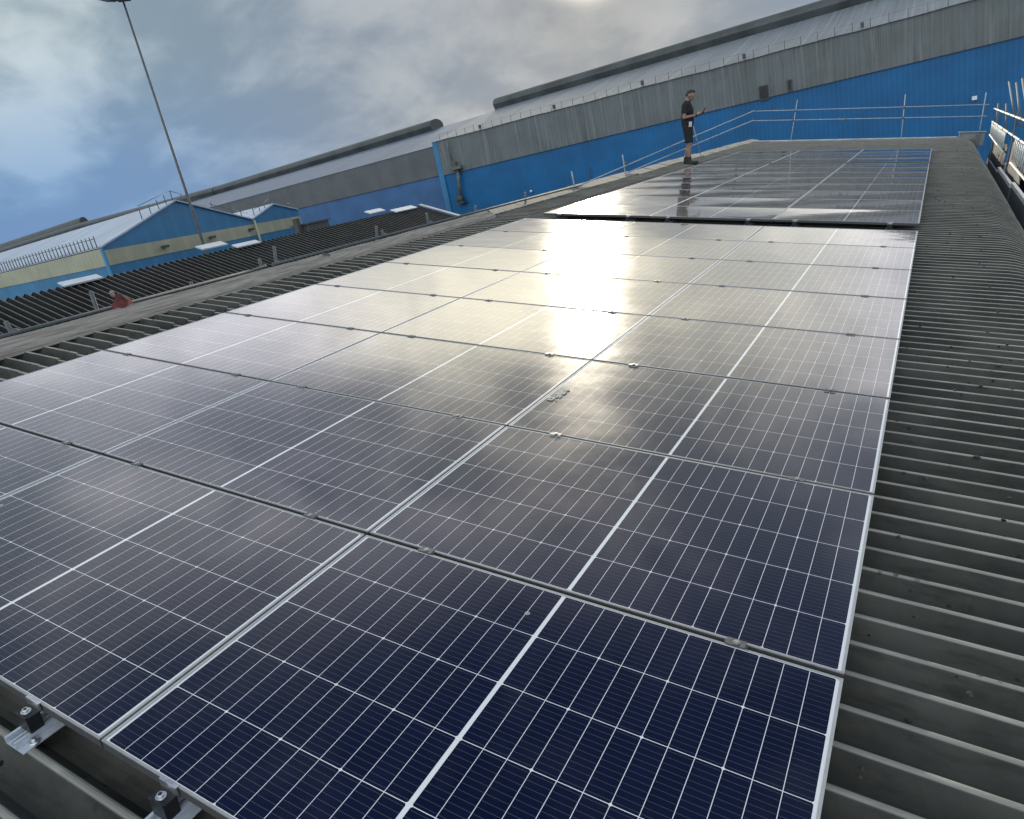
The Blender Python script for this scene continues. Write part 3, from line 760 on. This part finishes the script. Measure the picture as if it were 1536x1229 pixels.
# ------------------------------------------------------------------ the worker
def person():
    base = W(-5.78, 19.68, CREST - .002)
    t = thing('person', 'man in black shirt, shorts and boots looking down at a phone', 'person', (0, 0, 0), roof=False)
    t.location = base; t.rotation_euler = (R(0), R(4.5), R(6)); t.scale = (1.17, 1.15, 1.075)
    # local: faces +x, left is +y, feet on z = 0
    hipz, kz = .93, .50
    b = MB()
    for s in (-1, 1):
        fx = .05 if s < 0 else -.05
        b.capsule((0, s * .09, hipz - .04), (.02 + fx * .5, s * .095, kz), .088, .058)
        b.capsule((.02 + fx * .5, s * .095, kz), (fx - .03, s * .095, .10), .055, .038)
        b.capsule((.0 + fx * .5 - .015, s * .095, .36), (fx - .03, s * .095, .22), .055, .042)
        b.capsule((fx - .05, s * .095, .05), (fx + .14, s * .11, .035), .045, .035)
    b.ball((0, 0, .97), (.115, .165, .13)); b.capsule((.0, 0, 1.0), (.0, 0, 1.18), .118, .125); b.ball((.0, 0, 1.3), (.125, .185, .16)); b.ball((-.005, 0, 1.40), (.10, .19, .09))
    b.capsule((0.0, 0, 1.44), (.035, 0, 1.56), .06, .055)
    hc = Vector((.085, 0, 1.64)); HR = Matrix.Rotation(R(24), 3, 'Y')
    b.ball(hc, (.098, .078, .115), 16, 12); b.ball(hc + HR @ Vector((.035, 0, -.06)), (.062, .058, .065), 14, 10)     # skull and jaw
    b.capsule(hc + HR @ Vector((.095, 0, -.005)), hc + HR @ Vector((.112, 0, -.04)), .010, .016)                          # nose
    b.ball(hc + HR @ Vector((.082, 0, -.075)), (.018, .028, .010)); b.ball(hc + HR @ Vector((.075, 0, -.11)), (.022, .025, .018))   # lips, chin
    for s in (-1, 1):
        b.ball(hc + HR @ Vector((-.005, s * .078, -.015)), (.022, .012, .033))                                       # ears
        b.ball(hc + HR @ Vector((.088, s * .03, .028)), (.014, .026, .008))                                          # brow
        sh_ = Vector((-.01, s * .19, 1.41)); el = Vector((-.03 if s < 0 else .02, s * .235, 1.13)); wr = Vector((.225 if s < 0 else .25, s * .10, 1.155))
        b.capsule(sh_, el, .058, .042); b.capsule(el, wr, .043, .029)
        # hands: palm, four fingers curled round the phone, thumb
        d = Vector((.10, -s * .045, .045)).normalized(); pc = wr + d * .055
        b.capsule(wr + d * .02, wr + d * .085, .026, .034)
        side = Vector((0, s, .25)).normalized(); upv = d.cross(side)
        for k, (o_, l_) in enumerate(((-.028, .066), (-.010, .076), (.009, .072), (.027, .056))):
            p0 = wr + d * .09 + Vector((0, 0, 1)) * o_ * .9; p1 = p0 + d * l_ * .55 + Vector((0, -s * .008, 0)); p2 = p1 + Vector((.010, -s * l_ * .5, .012))
            b.capsule(p0, p1, .0095, .009, 8); b.capsule(p1, p2, .009, .0075, 8)
        th0 = wr + d * .035 + Vector((0, -s * .02, .022)); th1 = th0 + Vector((.035, -s * .008, .03)); th2 = th1 + Vector((.028, -s * .006, .012))
        b.capsule(th0, th1, .012, .010, 8); b.capsule(th1, th2, .010, .008, 8)
    def rm(o, v, it=4):
        m = o.modifiers.new('remesh', 'REMESH'); m.mode = 'VOXEL'; m.voxel_size = v; m.use_smooth_shade = True
        s = o.modifiers.new('smooth', 'SMOOTH'); s.factor = .5; s.iterations = it
        return o
    rm(b.build('body', SKIN, t), .0075)
    # shirt: torso and short sleeves
    b = MB()
    b.capsule((.0, 0, .99), (.005, 0, 1.2), .145, .14, 16); b.ball((.0, 0, .99), (.14, .182, .12)); b.ball((.01, 0, 1.12), (.142, .178, .16)); b.ball((.008, 0, 1.28), (.145, .198, .17)); b.ball((-.004, 0, 1.41), (.115, .202, .085))
    b.cone((0.0, 0, 1.44), (.02, 0, 1.515), .082, .068, 16)
    for s in (-1, 1):
        sh_ = Vector((-.01, s * .19, 1.41)); el = Vector((-.03 if s < 0 else .02, s * .235, 1.13))
        b.cone(sh_, sh_.lerp(el, .68), .074, .066, 14); b.ball(sh_, .074)
    rm(b.build('polo_shirt', CLOTH, t), .011)
    b = MB()
    b.ball((0, 0, .94), (.138, .18, .11))
    for s in (-1, 1):
        fx = .05 if s < 0 else -.05
        b.cone((0, s * .088, .93), (.02 + fx * .5, s * .1, .53), .108, .094, 16)
    rm(b.build('shorts', CLOTH, t), .011)
    b = MB(); b.ball(hc + HR @ Vector((-.024, 0, .040)), (.087, .081, .084), 16, 10); b.ball(hc + HR @ Vector((.02, 0, .082)), (.068, .068, .038), 14, 8); b.ball(hc + HR @ Vector((-.05, 0, -.005)), (.055, .075, .07), 14, 8)
    rm(b.build('hair', HAIR, t), .008)
    for s in (-1, 1):
        fx = .05 if s < 0 else -.05
        b = MB(); b.capsule((fx - .045, s * .095, .055), (fx + .15, s * .11, .042), .056, .044); b.cone((fx - .035, s * .095, .05), (fx - .03, s * .095, .20), .058, .054, 14); b.box(fx - .10, fx + .19, s * .1 - .048, s * .1 + .048, 0, .03)
        rm(b.build('boot', SHOE, t), .009, 2)
        b = MB(); b.ball(hc + HR @ Vector((.087, s * .032, .006)), (.010, .013, .008), 10, 6); b.build('eye', PAPER, t)
    b = MB(); b.hexa([(.06, -.205, .90), (.125, -.18, .90), (.123, -.172, .90), (.058, -.197, .90), (.07, -.212, 1.02), (.135, -.19, 1.02), (.133, -.182, 1.02), (.068, -.204, 1.02)]); b.build('card_pouch', PAPER, t)
    b = MB(); b.cone((.20, -.112, 1.152), (.225, -.10, 1.155), .034, .033, 12); b.build('wristband', CLOTH, t)
    # phone lies across both hands
    p = t.matrix_basis
    ph = thing('phone', 'dark phone held in front of the standing man', 'phone', (0, 0, 0), roof=False)
    ph.location = base; ph.rotation_euler = t.rotation_euler; ph.scale = t.scale
    q = MB(); c = Vector((.385, 0, 1.235)); u = Vector((.5, 0, .86)); n_ = Vector((-.86, 0, .5)); l = Vector((0, 1, 0))
    P = lambda a, b_, c_: c + l * a + u * b_ + n_ * c_
    q.hexa([P(-.045, -.08, 0), P(.045, -.08, 0), P(.045, .08, 0), P(-.045, .08, 0), P(-.045, -.08, .012), P(.045, -.08, .012), P(.045, .08, .012), P(-.045, .08, .012)])
    q.face([P(-.041, -.075, .0124), P(.041, -.075, .0124), P(.041, .075, .0124), P(-.041, .075, .0124)])
    q.build('case', PHONE, ph)
person()

# ------------------------------------------------------------------ sky, sun, camera
w = bpy.data.worlds.new('World'); S.world = w; w.use_nodes = True
nt = NT(w.node_tree); w.node_tree.nodes.clear()
sd_roof = Vector((-.392, .900, .179)).normalized()
sd = (M4.to_3x3() @ sd_roof).normalized()
el = math.asin(sd.z)
sky = nt.node('ShaderNodeTexSky'); sky.sky_type = 'NISHITA'; sky.sun_disc = False
sky.sun_elevation = el; sky.sun_rotation = math.atan2(sd.x, sd.y)
sky.dust_density = .8
bg1 = nt.node('ShaderNodeBackground'); nt.put(bg1.inputs[0], sky.outputs[0]); bg1.inputs[1].default_value = .08
dirv = nt.vm('NORMALIZE', nt.node('ShaderNodeTexCoord').outputs['Generated'])
dx, dy, dz = nt.sep(dirv)
dot = nt.m('MAXIMUM', nt.vm('DOT_PRODUCT', dirv, tuple(sd)), 0.)
elev = nt.m('MULTIPLY', nt.m('ARCSINE', dz), 180 / PI)
# cloud sheet: project onto a plane overhead so clouds flatten towards the horizon
k = nt.m('DIVIDE', 1., nt.m('ADD', nt.m('MAXIMUM', dz, 0.), .42))
cp = nt.comb(nt.m('MULTIPLY', dx, k), nt.m('MULTIPLY', dy, k), 0.)
wv = nt.noise(cp, 1.6, 3, .5, True)
cpw = nt.vm('ADD', cp, nt.vm('SCALE', wv, .35))
c1 = nt.noise(cpw, 1.9, 7, .5); c2 = nt.noise(cpw, 4.6, 6, .52); c3 = nt.noise(nt.vm('ADD', cp, (4., 2., 0.)), .9, 4, .5)
cl = nt.m('ADD', nt.m('MULTIPLY', c1, .62), nt.m('MULTIPLY', c2, .38))
azw = nt.m('POWER', dot, 3.)
low = nt.mix(nt.ss(elev, 3., 15.), (.15, .29, .54), (.25, .35, .42))
shade = nt.mix(nt.ss(azw, .45, .97), low, (.215, .275, .355))
light = nt.mix(nt.ss(azw, .5, .95), nt.mix(nt.ss(elev, 3., 17.), (.25, .42, .67), (.66, .74, .75)), (.42, .46, .50))
ccol = nt.mix(nt.ss(cl, .45, .61), shade, light)
ccol = nt.mix(nt.ss(c3, .45, .7, 0., .4), ccol, nt.mix(nt.ss(elev, 0., 25.), (.17, .29, .50), (.22, .28, .36)))
# bright cloud deck higher up round the sun, thinning overhead to plain blue
nrm = tuple(M4.to_3x3() @ Vector((0, 0, 1)))
e2 = nt.m('MULTIPLY', nt.m('ARCSINE', nt.vm('DOT_PRODUCT', dirv, nrm)), 180 / PI)
front = nt.ss(dy, -.25, .35)
e2d = nt.m('ADD', e2, nt.m('MULTIPLY', nt.ss(dx, -.30, .0), 3.2))
deck = nt.m('ADD', nt.m('MULTIPLY', nt.m('MULTIPLY', nt.ss(e2d, 8.0, 12.2), nt.ss(e2, 13., 23., 1., 0.)), 1.3),
            nt.m('MULTIPLY', nt.m('MULTIPLY', nt.ss(e2, 11., 18.), nt.ss(e2, 25., 43., 1., 0.)), nt.m('MULTIPLY', nt.ss(c1, .42, .60, .5, 1.3), 1.05)))
deck = nt.m('MULTIPLY', deck, nt.ss(dot, .45, .93, .25, 1.))
deck = nt.m('MULTIPLY', deck, nt.ss(cl, .36, .62, .55, 1.3))
g1 = nt.m('MULTIPLY', nt.m('POWER', dot, 2200.), 22.0)
g2 = nt.m('MULTIPLY', nt.m('POWER', dot, 300.), .08)
g3 = nt.m('MULTIPLY', nt.m('POWER', dot, 60.), .01)
glow = nt.m('ADD', nt.m('ADD', g1, g2), g3)
ccol = nt.vm('SCALE', ccol, nt.m('SUBTRACT', 1., nt.m('MULTIPLY', nt.m('POWER', dot, 150.), .35)))
over = nt.m('MULTIPLY', nt.ss(e2, 26., 46.), front)
tot = nt.mix(over, ccol, nt.mix(nt.ss(cl, .4, .65), (.03, .07, .18), (.09, .14, .26)))
tot = nt.vm('ADD', tot, nt.vm('MULTIPLY', nt.mix(nt.ss(dot, .88, .995), (.99, .92, .97), (1., .91, .66)), nt.vm('SCALE', (1., 1., 1.), deck)))
tot = nt.vm('ADD', tot, nt.vm('SCALE', (1., .92, .72), glow))
# the half of the sky behind the camera: unseen bright cloud added to fill camera-facing sides
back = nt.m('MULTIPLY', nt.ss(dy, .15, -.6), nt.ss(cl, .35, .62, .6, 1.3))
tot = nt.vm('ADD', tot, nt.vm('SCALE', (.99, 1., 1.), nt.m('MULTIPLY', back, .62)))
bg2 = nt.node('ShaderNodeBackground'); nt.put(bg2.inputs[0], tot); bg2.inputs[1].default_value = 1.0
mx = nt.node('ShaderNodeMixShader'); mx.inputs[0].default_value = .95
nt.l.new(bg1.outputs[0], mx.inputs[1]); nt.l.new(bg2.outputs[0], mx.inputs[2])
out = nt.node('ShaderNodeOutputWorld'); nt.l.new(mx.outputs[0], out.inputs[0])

sun = bpy.data.lights.new('sun', 'SUN'); sun.energy = 2.6; sun.angle = R(.8); sun.color = (1., .89, .70)
so = bpy.data.objects.new('sun', sun); C.objects.link(so)
so.rotation_euler = (-sd).to_track_quat('-Z', 'Y').to_euler(); so.location = (0, 0, 30)

cam = bpy.data.cameras.new('camera'); co = bpy.data.objects.new('camera', cam); C.objects.link(co)
F = 1061.3422
Rc = ((0.8738, 0.4842, -0.0451), (0.1526, -0.3612, -0.9199), (-0.4617, 0.7969, -0.3895))
rc = Matrix(((Rc[0][0], -Rc[1][0], -Rc[2][0]), (Rc[0][1], -Rc[1][1], -Rc[2][1]), (Rc[0][2], -Rc[1][2], -Rc[2][2])))
q = (M4.to_3x3() @ rc).to_quaternion().normalized()
co.rotation_mode = 'QUATERNION'; co.rotation_quaternion = q
co.location = W(-.0150, -.6569, 1.5023)
cam.sensor_fit = 'HORIZONTAL'; cam.sensor_width = 36.; cam.lens = F / 1536 * 36
cam.clip_start = .05; cam.clip_end = 4000
S.camera = co
S.render.engine = 'CYCLES'
S.view_settings.view_transform = 'Standard'; S.view_settings.look = 'None'; S.view_settings.exposure = 0; S.view_settings.gamma = 1
S.cycles.use_denoising = True
S.cycles.max_bounces = 6
try: S.cycles.denoiser = 'OPENIMAGEDENOISE'
except Exception: pass
